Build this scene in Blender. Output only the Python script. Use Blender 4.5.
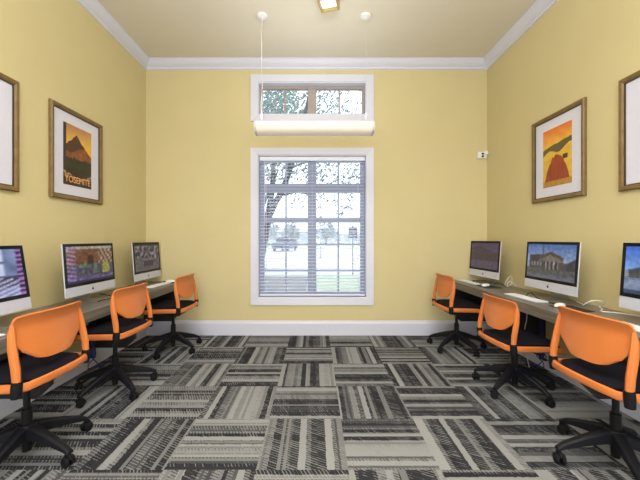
import bpy, bmesh, math, random
from mathutils import Vector, Matrix, noise

for o in list(bpy.data.objects):
    bpy.data.objects.remove(o)
S = bpy.context.scene
COL = S.collection
PI = math.pi
R = math.radians

# ------------------------------------------------------------------ camera, world, lights, exposure
F_PX = 325.0
EYE = 1.25
cam_d = bpy.data.cameras.new('camera')
cam_d.sensor_fit = 'HORIZONTAL'
cam_d.sensor_width = 36.0
cam_d.lens = 36.0 * F_PX / 640.0
cam_d.shift_x = 5.0 / 640.0
cam_d.shift_y = -1.0 / 640.0
cam_d.clip_start = 0.05
cam_d.clip_end = 400
cam = bpy.data.objects.new('camera', cam_d)
COL.objects.link(cam)
cam.location = (0, 0, EYE)
cam.rotation_euler = (PI / 2, 0, 0)
S.camera = cam

S.view_settings.view_transform = 'Standard'
S.view_settings.look = 'None'
S.view_settings.exposure = 0.0
S.view_settings.gamma = 1.0
S.view_settings.use_curve_mapping = False

world = bpy.data.worlds.new('overcast_sky')
S.world = world
world.use_nodes = True
wn = world.node_tree.nodes
wn['Background'].inputs['Color'].default_value = (0.90, 0.94, 1.0, 1)
wn['Background'].inputs['Strength'].default_value = 2.2


def area(name, loc, rot, sx, sy, watts, col):
    d = bpy.data.lights.new(name, 'AREA')
    d.shape = 'RECTANGLE'
    d.size = sx
    d.size_y = sy
    d.energy = watts
    d.color = col
    o = bpy.data.objects.new(name, d)
    COL.objects.link(o)
    o.location = loc
    o.rotation_euler = rot
    return o


YR_LIGHT = -2.85
WARM = (1.0, 0.985, 0.965)
area('overhead_fill', (0, 0.6, 3.45), (0, 0, 0), 2.4, 2.4, 50, WARM)  # unseen overhead fill, added without any fixture
area('overhead_fill', (0, -1.3, 3.45), (0, 0, 0), 3.0, 1.2, 40, WARM)  # second unseen overhead fill, added farther back
area('uplight', (0, 0.7, 2.75), (PI, 0, 0), 1.2, 0.3, 95, WARM)  # unseen upward fill added to brighten the ceiling
area('uplight', (0, 3.36, 2.50), (PI, 0, 0), 1.15, 0.12, 6, WARM)
area('rear_fill', (0, YR_LIGHT, 1.5), (PI / 2, 0, 0), 3.3, 2.6, 115, (0.975, 0.99, 1.0))  # large unseen fill added behind the camera to even out the walls

# ------------------------------------------------------------------ materials
MATS = {}


def lin(c):
    c = c / 255.0
    return c / 12.92 if c <= 0.04045 else ((c + 0.055) / 1.055) ** 2.4


def srgb(r, g, b):
    return (lin(r), lin(g), lin(b), 1.0)


class NT:
    """small helper around a node tree"""
    def __init__(self, m):
        self.t = m.node_tree
        self.n = m.node_tree.nodes
        self.l = m.node_tree.links

    def add(self, kind, **kw):
        x = self.n.new(kind)
        for k, v in kw.items():
            setattr(x, k, v)
        return x

    def link(self, a, b):
        self.l.new(a, b)

    def math(self, op, a, b=None, c=None):
        x = self.add('ShaderNodeMath', operation=op)
        for i, v in enumerate((a, b, c)):
            if v is None:
                continue
            if isinstance(v, (int, float)):
                x.inputs[i].default_value = v
            else:
                self.link(v, x.inputs[i])
        return x.outputs[0]

    def ramp(self, fac, stops, interp='LINEAR'):
        x = self.add('ShaderNodeValToRGB')
        cr = x.color_ramp
        cr.interpolation = interp
        cr.elements[0].position, cr.elements[0].color = stops[0]
        cr.elements[1].position, cr.elements[1].color = stops[-1]
        for p, c in stops[1:-1]:
            e = cr.elements.new(p)
            e.color = c
        self.link(fac, x.inputs[0])
        return x.outputs[0]


def pbr(name, col, rough=0.5, metal=0.0, spec=0.5, vary=0.06, scale=30.0, bump=0.0, bump_scale=200.0, emit=None, emit_s=0.0, coat=0.0):
    if name in MATS:
        return MATS[name]
    m = bpy.data.materials.new(name)
    m.use_nodes = True
    t = NT(m)
    b = t.n['Principled BSDF']
    b.inputs['Roughness'].default_value = rough
    b.inputs['Metallic'].default_value = metal
    b.inputs['Specular IOR Level'].default_value = spec
    b.inputs['Coat Weight'].default_value = coat
    tc = t.add('ShaderNodeTexCoord')
    if vary > 0:
        nz = t.add('ShaderNodeTexNoise')
        nz.inputs['Scale'].default_value = scale
        nz.inputs['Detail'].default_value = 3
        t.link(tc.outputs['Object'], nz.inputs['Vector'])
        lo = tuple(max(0, c * (1 - vary)) for c in col[:3]) + (1,)
        hi = tuple(min(1, c * (1 + vary)) for c in col[:3]) + (1,)
        t.link(t.ramp(nz.outputs[0], [(0.3, lo), (0.7, hi)]), b.inputs['Base Color'])
    else:
        b.inputs['Base Color'].default_value = col
    if bump > 0:
        bz = t.add('ShaderNodeTexNoise')
        bz.inputs['Scale'].default_value = bump_scale
        t.link(tc.outputs['Object'], bz.inputs['Vector'])
        bp = t.add('ShaderNodeBump')
        bp.inputs['Strength'].default_value = bump
        bp.inputs['Distance'].default_value = 0.002
        t.link(bz.outputs[0], bp.inputs['Height'])
        t.link(bp.outputs[0], b.inputs['Normal'])
    if emit:
        b.inputs['Emission Color'].default_value = emit
        b.inputs['Emission Strength'].default_value = emit_s
    MATS[name] = m
    return m


def painted(name, attr, rough, emission=0.0, spec=0.5):
    """a printed or displayed picture whose colours sit in the mesh's own colour attribute"""
    if name in MATS:
        return MATS[name]
    m = bpy.data.materials.new(name)
    m.use_nodes = True
    t = NT(m)
    b = t.n['Principled BSDF']
    a = t.add('ShaderNodeAttribute')
    a.attribute_name = attr
    b.inputs['Roughness'].default_value = rough
    b.inputs['Specular IOR Level'].default_value = spec
    if emission:
        b.inputs['Base Color'].default_value = (0.01, 0.01, 0.012, 1)
        t.link(a.outputs['Color'], b.inputs['Emission Color'])
        b.inputs['Emission Strength'].default_value = emission
    else:
        t.link(a.outputs['Color'], b.inputs['Base Color'])
    MATS[name] = m
    return m


def carpet_material():
    m = bpy.data.materials.new('plaid_carpet_tile')
    m.use_nodes = True
    t = NT(m)
    b = t.n['Principled BSDF']
    b.inputs['Roughness'].default_value = 0.95
    b.inputs['Specular IOR Level'].default_value = 0.1
    tc = t.add('ShaderNodeTexCoord')
    sp = t.add('ShaderNodeSeparateXYZ')
    t.link(tc.outputs['Object'], sp.inputs[0])
    x = t.math('MULTIPLY', t.math('ADD', sp.outputs[0], 10.32), 2.0)
    y = t.math('MULTIPLY', t.math('ADD', sp.outputs[1], 9.74), 2.0)
    ix, iy = t.math('FLOOR', x), t.math('FLOOR', y)
    fx, fy = t.math('FRACT', x), t.math('FRACT', y)
    par = t.math('MODULO', t.math('ADD', ix, iy), 2.0)
    # along / across coordinates
    across = t.math('ADD', t.math('MULTIPLY', fx, par), t.math('MULTIPLY', fy, t.math('SUBTRACT', 1.0, par)))
    along = t.math('ADD', t.math('MULTIPLY', fy, par), t.math('MULTIPLY', fx, t.math('SUBTRACT', 1.0, par)))
    cid = t.add('ShaderNodeCombineXYZ')
    t.link(ix, cid.inputs[0])
    t.link(iy, cid.inputs[1])
    wn_ = t.add('ShaderNodeTexWhiteNoise', noise_dimensions='2D')
    t.link(cid.outputs[0], wn_.inputs['Vector'])
    tid = wn_.outputs['Value']
    # irregular bands; half of the stitches carry the same bands shifted sideways, so band edges turn into dashes
    off = t.math('MULTIPLY', tid, 913.7)

    def bands(coord, freq, chan):
        vo = t.add('ShaderNodeTexVoronoi', voronoi_dimensions='1D', feature='F1')
        vo.inputs['Scale'].default_value = 1.0
        vo.inputs['Randomness'].default_value = 0.85
        t.link(t.math('ADD', t.math('MULTIPLY', coord, freq), off), vo.inputs['W'])
        sc = t.add('ShaderNodeSeparateColor')
        t.link(vo.outputs['Color'], sc.inputs[0])
        return sc.outputs[chan]

    jr = t.add('ShaderNodeTexNoise', noise_dimensions='2D')
    jr.inputs['Scale'].default_value = 9.0
    jr.inputs['Detail'].default_value = 2.0
    cj = t.add('ShaderNodeCombineXYZ')
    t.link(t.math('MULTIPLY', along, 3.0), cj.inputs[0])
    t.link(t.math('ADD', t.math('MULTIPLY', across, 5.0), t.math('MULTIPLY', tid, 53.0)), cj.inputs[1])
    t.link(cj.outputs[0], jr.inputs['Vector'])
    # woven stitches: each short slanted stitch is light or dark, the share of light ones set by its band
    ph = t.math('ADD', t.math('MULTIPLY', along, 25.0), t.math('ADD', t.math('MULTIPLY', across, 12.0), t.math('MULTIPLY', jr.outputs[0], 0.5)))
    st = t.add('ShaderNodeCombineXYZ')
    t.link(t.math('FLOOR', ph), st.inputs[0])
    t.link(t.math('ADD', t.math('FLOOR', t.math('MULTIPLY', across, 9.0)), t.math('MULTIPLY', tid, 97.0)), st.inputs[1])
    sn = t.add('ShaderNodeTexWhiteNoise', noise_dimensions='2D')
    t.link(st.outputs[0], sn.inputs['Vector'])
    tooth = t.math('FRACT', ph)
    thr = t.math('ADD', t.math('MULTIPLY', tooth, 0.70), t.math('MULTIPLY', sn.outputs['Value'], 0.30))
    b1 = bands(t.math('ADD', across, t.math('MULTIPLY', t.math('SUBTRACT', sn.outputs['Value'], 0.5), 0.010)), 12.5, 0)
    b2 = bands(along, 7.0, 1)

    def level(fac, stops):
        return t.ramp(fac, [(p, (v, v, v, 1)) for p, v in stops])
    share = level(b1, [(0.0, 0.28), (0.36, 0.36), (0.40, 0.50), (0.54, 0.54), (0.58, 0.66), (0.75, 0.72), (0.79, 1.0), (1.0, 1.0)])
    b3 = bands(across, 26.0, 2)
    share = t.math('MAXIMUM', share, t.math('GREATER_THAN', b3, 0.87))
    share = t.math('MULTIPLY', share, t.math('SUBTRACT', 1.0, t.math('MULTIPLY', t.math('LESS_THAN', b3, 0.16), 0.75)))
    share = t.math('SUBTRACT', share, t.math('MULTIPLY', t.math('GREATER_THAN', b2, 0.5), 0.14))
    lit = t.math('GREATER_THAN', t.math('ADD', share, 0.03), thr)
    base = t.ramp(b1, [(0.0, srgb(46, 46, 50)), (0.38, srgb(54, 54, 58)), (0.44, srgb(76, 76, 79)), (0.66, srgb(88, 88, 90)), (0.74, srgb(122, 122, 122)), (1.0, srgb(130, 130, 130))])
    inv = t.ramp(b1, [(0.0, srgb(116, 116, 117)), (0.42, srgb(124, 124, 124)), (0.66, srgb(132, 132, 132)), (0.76, srgb(146, 146, 146)), (1.0, srgb(154, 154, 153))])
    mix = t.add('ShaderNodeMix', data_type='RGBA')
    t.link(lit, mix.inputs['Factor'])
    t.link(base, mix.inputs['A'])
    t.link(inv, mix.inputs['B'])
    hs = t.add('ShaderNodeHueSaturation')
    hs.inputs['Value'].default_value = 1.0
    t.link(mix.outputs['Result'], hs.inputs['Color'])
    tint = t.add('ShaderNodeMix', data_type='RGBA', blend_type='MULTIPLY')
    tint.inputs['Factor'].default_value = 1.0
    t.link(hs.outputs[0], tint.inputs['A'])
    tint.inputs['B'].default_value = (0.94, 0.965, 1.01, 1)
    t.link(tint.outputs['Result'], b.inputs['Base Color'])
    bp = t.add('ShaderNodeBump')
    bp.inputs['Strength'].default_value = 0.25
    bp.inputs['Distance'].default_value = 0.003
    t.link(sn.outputs['Value'], bp.inputs['Height'])
    t.link(bp.outputs[0], b.inputs['Normal'])
    return m


def laminate_material():
    m = bpy.data.materials.new('grey_brown_wood_laminate')
    m.use_nodes = True
    t = NT(m)
    b = t.n['Principled BSDF']
    b.inputs['Roughness'].default_value = 0.3
    tc = t.add('ShaderNodeTexCoord')
    mp = t.add('ShaderNodeMapping')
    mp.inputs['Scale'].default_value = (26, 1.6, 30)
    t.link(tc.outputs['Object'], mp.inputs[0])
    nz = t.add('ShaderNodeTexNoise')
    nz.inputs['Scale'].default_value = 1.0
    nz.inputs['Detail'].default_value = 6
    nz.inputs['Distortion'].default_value = 0.6
    t.link(mp.outputs[0], nz.inputs['Vector'])
    c = t.ramp(nz.outputs[0], [(0.25, srgb(78, 72, 66)), (0.45, srgb(106, 100, 92)), (0.6, srgb(124, 117, 108)), (0.8, srgb(94, 88, 80))])
    t.link(c, b.inputs['Base Color'])
    return m


def glass_material(name='window_glass', tint=(0.97, 0.99, 1.0, 1)):
    m = bpy.data.materials.new(name)
    m.use_nodes = True
    t = NT(m)
    out = t.n['Material Output']
    t.n.remove(t.n['Principled BSDF'])
    tr = t.add('ShaderNodeBsdfTransparent')
    tr.inputs[0].default_value = tint
    gl = t.add('ShaderNodeBsdfGlossy')
    gl.inputs['Roughness'].default_value = 0.02
    fr = t.add('ShaderNodeFresnel')
    fr.inputs[0].default_value = 1.45
    mx = t.add('ShaderNodeMixShader')
    t.link(t.math('MULTIPLY', fr.outputs[0], 0.8), mx.inputs[0])
    t.link(tr.outputs[0], mx.inputs[1])
    t.link(gl.outputs[0], mx.inputs[2])
    t.link(mx.outputs[0], out.inputs[0])
    return m


M_WALL = pbr('yellow_wall_paint', srgb(209, 196, 149), 0.7, vary=0.015, scale=3, bump=0.05)
M_CEIL = pbr('ceiling_paint', srgb(220, 214, 199), 0.8, vary=0.01, scale=3)
M_TRIM = pbr('white_trim_paint', srgb(212, 214, 230), 0.4, vary=0.01)
M_BASE = M_TRIM
M_FRAME_IN = pbr('room_tinted_frame', srgb(162, 152, 146), 0.5, vary=0.02)  # warm reflection of the room put into the transom frame's colour
M_VINYL = pbr('white_window_vinyl', srgb(168, 176, 202), 0.4, vary=0.02)
M_BLIND = pbr('white_blind_slat', srgb(228, 234, 252), 0.45, vary=0.01)
M_CARPET = carpet_material()
M_LAM = laminate_material()
M_GLASS = glass_material()
M_DARKPANEL = pbr('dark_panel_laminate', srgb(34, 33, 37), 0.5)
M_ORANGE = pbr('orange_plastic', srgb(208, 119, 58), 0.45, vary=0.02, scale=8)
M_SEAT = pbr('charcoal_seat_fabric', srgb(24, 23, 35), 0.9, spec=0.15, vary=0.2, scale=220, bump=0.2)
M_BLACK = pbr('black_nylon', srgb(19, 20, 27), 0.55, spec=0.25, vary=0.05)
M_STEEL = pbr('black_steel', srgb(26, 26, 28), 0.3, metal=0.4)
M_RUBBER = pbr('black_rubber', srgb(15, 15, 19), 0.7, spec=0.25)
M_CHROME = pbr('grey_lever', srgb(150, 150, 150), 0.3, metal=0.8)
M_ALU = pbr('silver_aluminium', srgb(204, 207, 222), 0.38, metal=0.15, vary=0.01)
M_STAND = pbr('brushed_metal_stand', srgb(170, 170, 168), 0.32, metal=0.85, vary=0.02)
M_BEZEL = pbr('black_glass_bezel', srgb(14, 13, 15), 0.15, spec=0.2, vary=0.0)
M_LOGO = pbr('black_logo', srgb(20, 20, 22), 0.3, vary=0.0)
M_KEYS = pbr('white_key_plastic', srgb(244, 244, 246), 0.5, vary=0.01)
M_PAD = pbr('dark_mouse_pad', srgb(38, 38, 42), 0.8)
M_CABLEW = pbr('white_cable', srgb(225, 222, 215), 0.5)
M_CABLEK = pbr('black_cable', srgb(30, 30, 32), 0.5)
M_CABLEB = pbr('blue_cable', srgb(40, 44, 120), 0.5)
M_WOOD = pbr('golden_oak_frame', srgb(118, 94, 54), 0.4, vary=0.18, scale=18)
M_WOODIN = pbr('dark_frame_lip', srgb(58, 44, 28), 0.5, vary=0.1)
M_MAT = pbr('white_mount_board', srgb(216, 216, 234), 0.35, vary=0.01)
M_LETTER = pbr('cream_print', srgb(226, 168, 110), 0.4, vary=0.0)
M_DIFF = pbr('lit_acrylic_diffuser', srgb(232, 222, 212), 0.5, vary=0.0, emit=srgb(255, 234, 216), emit_s=0.16)
M_CAP = pbr('lamp_end_cap', srgb(205, 205, 216), 0.4)
M_GOLD = pbr('tan_lamp_trim', srgb(176, 156, 96), 0.4)
M_DIFF2 = pbr('lit_ceiling_diffuser', srgb(250, 250, 246), 0.5, vary=0.0, emit=srgb(255, 248, 236), emit_s=0.7)
M_WHITE = pbr('white_plastic', srgb(232, 230, 228), 0.45, vary=0.02)
M_LENS = pbr('black_lens', srgb(14, 12, 12), 0.15, vary=0.0)


# ------------------------------------------------------------------ mesh helpers
def link_mesh(name, bm, mat, parent=None, smooth=False, loc=None, rot=None):
    bmesh.ops.recalc_face_normals(bm, faces=bm.faces)
    me = bpy.data.meshes.new(name)
    bm.to_mesh(me)
    bm.free()
    me.materials.append(mat)
    if smooth:
        for p in me.polygons:
            p.use_smooth = True
        try:
            me.set_sharp_from_angle(angle=R(40))
        except Exception:
            pass
    return link_data(name, me, parent, loc, rot)


def link_data(name, me, parent=None, loc=None, rot=None):
    o = bpy.data.objects.new(name, me)
    COL.objects.link(o)
    if parent is not None:
        o.parent = parent
    if loc:
        o.location = loc
    if rot:
        o.rotation_euler = rot
    return o


def tag(o, label=None, cat=None, group=None, kind=None):
    if label:
        o['label'] = label
    if cat:
        o['category'] = cat
    if group:
        o['group'] = group
    if kind:
        o['kind'] = kind
    return o


def thing(name, loc, rz=0.0, label=None, cat=None, group=None, kind=None):
    o = bpy.data.objects.new(name, None)
    o.empty_display_size = 0.05
    COL.objects.link(o)
    o.location = loc
    o.rotation_euler = (0, 0, rz)
    return tag(o, label, cat, group, kind)


def bx(bm, x0, x1, y0, y1, z0, z1, bev=0.0, seg=2, mat=None):
    """axis-aligned box, optionally bevelled, optionally moved by a matrix"""
    r = bmesh.ops.create_cube(bm, size=1.0)
    vs = r['verts']
    for v in vs:
        v.co = Vector(((x0 + x1) / 2 + v.co.x * (x1 - x0), (y0 + y1) / 2 + v.co.y * (y1 - y0), (z0 + z1) / 2 + v.co.z * (z1 - z0)))
    if bev > 0:
        es = list({e for v in vs for e in v.link_edges})
        rr = bmesh.ops.bevel(bm, geom=es, offset=bev, segments=seg, affect='EDGES', profile=0.5)
        vs = list({v for f in rr['faces'] for v in f.verts} | {v for v in vs if v.is_valid})
    if mat is not None:
        for v in vs:
            v.co = mat @ v.co
    return vs


def tube(bm, pts, rad, seg=8, cap=True, flat=1.0):
    """sweep a circle along a polyline"""
    pts = [Vector(p) for p in pts]
    n = len(pts)
    rads = rad if isinstance(rad, (list, tuple)) else [rad] * n
    rings = []
    up = None
    for i in range(n):
        d = (pts[min(i + 1, n - 1)] - pts[max(i - 1, 0)]).normalized()
        if up is None:
            up = Vector((0, 0, 1)) if abs(d.z) < 0.9 else Vector((1, 0, 0))
        side = d.cross(up)
        if side.length < 1e-5:
            side = d.orthogonal()
        side.normalize()
        up = side.cross(d).normalized()
        rings.append([bm.verts.new(pts[i] + rads[i] * (math.cos(a) * side + flat * math.sin(a) * up))
                      for a in [2 * PI * k / seg for k in range(seg)]])
    for i in range(n - 1):
        for k in range(seg):
            bm.faces.new((rings[i][k], rings[i][(k + 1) % seg], rings[i + 1][(k + 1) % seg], rings[i + 1][k]))
    if cap:
        bm.faces.new(rings[0][::-1])
        bm.faces.new(rings[-1])


def lathe(bm, prof, seg=20, cx=0.0, cy=0.0, mat=None):
    """(radius, z) profile turned about a vertical axis"""
    rings = []
    for r, z in prof:
        if r < 1e-6:
            rings.append([bm.verts.new((cx, cy, z))])
        else:
            rings.append([bm.verts.new((cx + r * math.cos(2 * PI * k / seg), cy + r * math.sin(2 * PI * k / seg), z)) for k in range(seg)])
    for a, b in zip(rings, rings[1:]):
        for k in range(seg):
            k2 = (k + 1) % seg
            if len(a) == 1 and len(b) == 1:
                continue
            if len(a) == 1:
                bm.faces.new((a[0], b[k2], b[k]))
            elif len(b) == 1:
                bm.faces.new((a[k], a[k2], b[0]))
            else:
                bm.faces.new((a[k], a[k2], b[k2], b[k]))
    if mat is not None:
        for rg in rings:
            for v in rg:
                v.co = mat @ v.co


def prism(bm, outline, axis, a, b):
    """closed 2D outline extruded between a and b along axis 'x', 'y' or 'z'"""
    def P(u, v, w):
        return {'x': (w, u, v), 'y': (u, w, v), 'z': (u, v, w)}[axis]
    lo = [bm.verts.new(P(u, v, a)) for u, v in outline]
    hi = [bm.verts.new(P(u, v, b)) for u, v in outline]
    n = len(outline)
    for i in range(n):
        bm.faces.new((lo[i], lo[(i + 1) % n], hi[(i + 1) % n], hi[i]))
    bm.faces.new(lo[::-1])
    bm.faces.new(hi)


def shell(bm, nu, nv, fn, thick):
    """a curved sheet of real thickness: fn(u, v) for u, v in 0..1"""
    P = [[Vector(fn(i / nu, j / nv)) for j in range(nv + 1)] for i in range(nu + 1)]
    A, B = [], []
    for i in range(nu + 1):
        ra, rb = [], []
        for j in range(nv + 1):
            du = P[min(i + 1, nu)][j] - P[max(i - 1, 0)][j]
            dv = P[i][min(j + 1, nv)] - P[i][max(j - 1, 0)]
            n = du.cross(dv)
            n = n.normalized() if n.length > 1e-9 else Vector((0, 1, 0))
            ra.append(bm.verts.new(P[i][j] + n * thick / 2))
            rb.append(bm.verts.new(P[i][j] - n * thick / 2))
        A.append(ra)
        B.append(rb)
    for i in range(nu):
        for j in range(nv):
            bm.faces.new((A[i][j], A[i + 1][j], A[i + 1][j + 1], A[i][j + 1]))
            bm.faces.new((B[i][j], B[i][j + 1], B[i + 1][j + 1], B[i + 1][j]))
    for i in range(nu):
        bm.faces.new((A[i][0], B[i][0], B[i + 1][0], A[i + 1][0]))
        bm.faces.new((A[i][nv], A[i + 1][nv], B[i + 1][nv], B[i][nv]))
    for j in range(nv):
        bm.faces.new((A[0][j], A[0][j + 1], B[0][j + 1], B[0][j]))
        bm.faces.new((A[nu][j], B[nu][j], B[nu][j + 1], A[nu][j + 1]))


def picture_mesh(name, w, h, nx, ny, colour, mat, parent, loc, rot=None):
    """a flat picture on the local XZ plane facing +Y, coloured cell by cell by colour(u, v); u to the viewer's right"""
    me = bpy.data.meshes.new(name)
    vs, fs, cs = [], [], []
    for j in range(ny + 1):
        for i in range(nx + 1):
            vs.append((w / 2 - w * i / nx, 0, -h / 2 + h * j / ny))
    for j in range(ny):
        for i in range(nx):
            a = j * (nx + 1) + i
            fs.append((a, a + nx + 1, a + nx + 2, a + 1))
            cs.append(colour((i + 0.5) / nx, (j + 0.5) / ny))
    me.from_pydata(vs, [], fs)
    at = me.color_attributes.new('picture', 'FLOAT_COLOR', 'CORNER')
    for p in me.polygons:
        c = cs[p.index]
        for li in p.loop_indices:
            at.data[li].color = (lin(c[0]), lin(c[1]), lin(c[2]), 1)
    me.materials.append(mat)
    o = link_data(name, me, parent, loc, rot)
    return o


def structure(name, bm, mat, parent=None):
    o = link_mesh(name, bm, mat, parent)
    if parent is None:
        o['kind'] = 'structure'
    return o


# ------------------------------------------------------------------ the room
YB = 4.23            # back wall
XL, XR = -2.20, 2.24
YR = -2.6            # rear of the room, behind the camera
H = 3.56
WT = 0.2

bm = bmesh.new()
bx(bm, XL - WT, XR + WT, YR - WT, YB + WT, -0.12, 0)
structure('floor', bm, M_CARPET)
bm = bmesh.new()
bx(bm, XL - WT, XR + WT, YR - WT, YB + WT, H, H + 0.12)
structure('ceiling', bm, M_CEIL)
bm = bmesh.new()
bx(bm, XL - WT, XL, YR - WT, YB + WT, 0, H)
structure('wall_left', bm, M_WALL)
bm = bmesh.new()
bx(bm, XR, XR + WT, YR - WT, YB + WT, 0, H)
structure('wall_right', bm, M_WALL)

# window openings in the back wall
WX0, WX1 = -0.747, 0.673
Z0, Z1 = 0.482, 2.344
T0, T1 = 2.868, 3.294
bm = bmesh.new()
bx(bm, XL, WX0, YB, YB + WT, 0, H)
bx(bm, WX1, XR, YB, YB + WT, 0, H)
bx(bm, WX0, WX1, YB, YB + WT, 0, Z0)
bx(bm, WX0, WX1, YB, YB + WT, Z1, T0)
bx(bm, WX0, WX1, YB, YB + WT, T1, H)
structure('wall_back', bm, M_WALL)
# unseen rear wall; its wide opening is added to let sky light in
bm = bmesh.new()
bx(bm, XL, -1.7, YR - WT, YR, 0, H)
bx(bm, 1.7, XR, YR - WT, YR, 0, H)
bx(bm, -1.7, 1.7, YR - WT, YR, 2.9, H)
structure('wall_rear', bm, M_WALL)

# crown moulding: cove profile (out from wall, down from ceiling)
CROWN = [(0, 0), (0.092, 0), (0.092, 0.012), (0.084, 0.018), (0.074, 0.034), (0.056, 0.055), (0.036, 0.072), (0.022, 0.080), (0.020, 0.092), (0.012, 0.100), (0.012, 0.110), (0, 0.110)]
BASEP = [(0, 0), (0.020, 0), (0.020, 0.150), (0.016, 0.165), (0.010, 0.176), (0.008, 0.188), (0, 0.190)]


def run_trim(name, profile, side, top):
    """a mitred length of moulding along one wall; profile is (out, height)"""
    bm = bmesh.new()
    rings = []
    for end in (0, 1):
        ring = []
        for p, d in profile:
            z = H - d if top else d
            if side == 'back':
                c = (XL + p if end == 0 else XR - p, YB - p, z)
            elif side == 'left':
                c = (XL + p, YR + p if end == 0 else YB - p, z)
            else:
                c = (XR - p, YR + p if end == 0 else YB - p, z)
            ring.append(bm.verts.new(c))
        rings.append(ring)
    n = len(profile)
    for i in range(n):
        bm.faces.new((rings[0][i], rings[0][(i + 1) % n], rings[1][(i + 1) % n], rings[1][i]))
    bm.faces.new(rings[0])
    bm.faces.new(rings[1][::-1])
    return structure(name, bm, M_TRIM)


for k, s in enumerate(('back', 'left', 'right')):
    run_trim('trim_%d' % (k + 1), CROWN, s, True)
    run_trim('baseboard_' + s, BASEP, s, False)


# ------------------------------------------------------------------ windows
def window(n, x0, x1, z0, z1, lower):
    root = thing('window_%d' % n, ((x0 + x1) / 2, YB, z0), kind='structure')
    cx = (x0 + x1) / 2
    hw, hh = (x1 - x0) / 2, z1 - z0
    cw = 0.088
    # casing on the room side, four mitred boards as one mesh
    bm = bmesh.new()
    outl = [(-hw - cw, -cw), (hw + cw, -cw), (hw + cw, hh + cw), (-hw - cw, hh + cw)]
    inl = [(-hw, 0), (hw, 0), (hw, hh), (-hw, hh)]
    fr = [[bm.verts.new((u, -0.022, v)) for u, v in outl], [bm.verts.new((u, -0.014, v)) for u, v in inl]]
    bk = [[bm.verts.new((u, 0.0, v)) for u, v in outl], [bm.verts.new((u, 0.0, v)) for u, v in inl]]
    for i in range(4):
        j = (i + 1) % 4
        bm.faces.new((fr[0][i], fr[0][j], fr[1][j], fr[1][i]))
        bm.faces.new((bk[0][i], bk[1][i], bk[1][j], bk[0][j]))
        bm.faces.new((fr[0][i], bk[0][i], bk[0][j], fr[0][j]))
        bm.faces.new((fr[1][i], fr[1][j], bk[1][j], bk[1][i]))
    link_mesh('casing', bm, M_TRIM, root)
    # reveal lining
    bm = bmesh.new()
    t = 0.012
    bx(bm, -hw, -hw + t, 0, WT, 0, hh)
    bx(bm, hw - t, hw, 0, WT, 0, hh)
    bx(bm, -hw + t, hw - t, 0, WT, 0, t)
    bx(bm, -hw + t, hw - t, 0, WT, hh - t, hh)
    link_mesh('reveal', bm, M_TRIM, root)
    mat = M_VINYL if lower else M_FRAME_IN
    y0, y1 = 0.105, 0.165
    i0, i1 = t, hh - t
    fw = 0.055 if lower else 0.03
    bm = bmesh.new()
    bx(bm, -hw + t, -hw + t + fw, y0, y1, i0, i1, 0.004, 1)
    bx(bm, hw - t - fw, hw - t, y0, y1, i0, i1, 0.004, 1)
    bx(bm, -hw + t + fw, hw - t - fw, y0, y1, i0, i0 + fw, 0.004, 1)
    bx(bm, -hw + t + fw, hw - t - fw, y0, y1, i1 - fw, i1, 0.004, 1)
    link_mesh('window_frame', bm, mat, root)
    mx = 312 - 315.0
    mc = mx / 76.8 - cx
    bm = bmesh.new()
    bx(bm, mc - 0.058, mc + 0.058, y0 - 0.01, y1, i0 + fw, i1 - fw, 0.004, 1)
    link_mesh('mullion', bm, mat, root)
    bars = []
    if lower:
        tz = (239 - 188.2) / 74.9 + EYE - z0
        bm = bmesh.new()
        bx(bm, -hw + t + fw, mc - 0.058, y0, y1, tz - 0.06, tz + 0.06, 0.004, 1)
        bx(bm, mc + 0.058, hw - t - fw, y0, y1, tz - 0.06, tz + 0.06, 0.004, 1)
        link_mesh('transom_bar', bm, mat, root)
        mz = (239 - 220.0) / 74.9 + EYE - z0
        bm = bmesh.new()
        bx(bm, -hw + t + fw, mc - 0.058, y0, y1 - 0.01, mz - 0.035, mz + 0.035, 0.004, 1)
        bx(bm, mc + 0.058, hw - t - fw, y0, y1 - 0.01, mz - 0.035, mz + 0.035, 0.004, 1)
        link_mesh('meeting_rail', bm, mat, root)
        for zz in (244.3, 270.5):
            bars.append(('h', (239 - zz) / 74.9 + EYE - z0))
    for sx in (-1, 1):
        xa = -hw + t + fw if sx < 0 else mc + 0.058
        xb = mc - 0.058 if sx < 0 else hw - t - fw
        bm = bmesh.new()
        xm = (xa + xb) / 2
        bx(bm, xm - 0.011, xm + 0.011, 0.125, 0.145, i0 + fw, i1 - fw)
        for kind, zz in bars:
            bx(bm, xa, xm - 0.011, 0.125, 0.145, zz - 0.009, zz + 0.009)
            bx(bm, xm + 0.011, xb, 0.125, 0.145, zz - 0.009, zz + 0.009)
        link_mesh('muntin', bm, mat, root)
        bm = bmesh.new()
        bx(bm, xa - 0.005, xb + 0.005, 0.147, 0.151, i0 + fw - 0.005, i1 - fw + 0.005)
        link_mesh('pane', bm, M_GLASS, root)
    return root


window(1, WX0, WX1, Z0, Z1, True)
window(2, WX0, WX1, T0, T1, False)

# the venetian blind hanging in the lower window
bl = thing('window_blind', ((WX0 + WX1) / 2, YB + 0.052, Z0 + 0.02), 0,
           'white horizontal slat blind hanging open inside the large lower window', 'blind')
hw = (WX1 - WX0) / 2 - 0.02
hh = Z1 - Z0 - 0.034
bm = bmesh.new()
bx(bm, -hw, hw, -0.03, 0.03, hh - 0.055, hh, 0.003, 1)
link_mesh('head_rail', bm, M_BLIND, bl)
bm = bmesh.new()
bx(bm, -hw, hw, -0.026, 0.026, 0.004, 0.026, 0.005, 2)
link_mesh('bottom_rail', bm, M_BLIND, bl)
bm = bmesh.new()


def slat_fn(u, v):
    y = (v - 0.5) * 0.046
    return (-hw + 2 * hw * u, y, 0.003 * (1 - (2 * v - 1) ** 2) + 0.10 * y)


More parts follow.
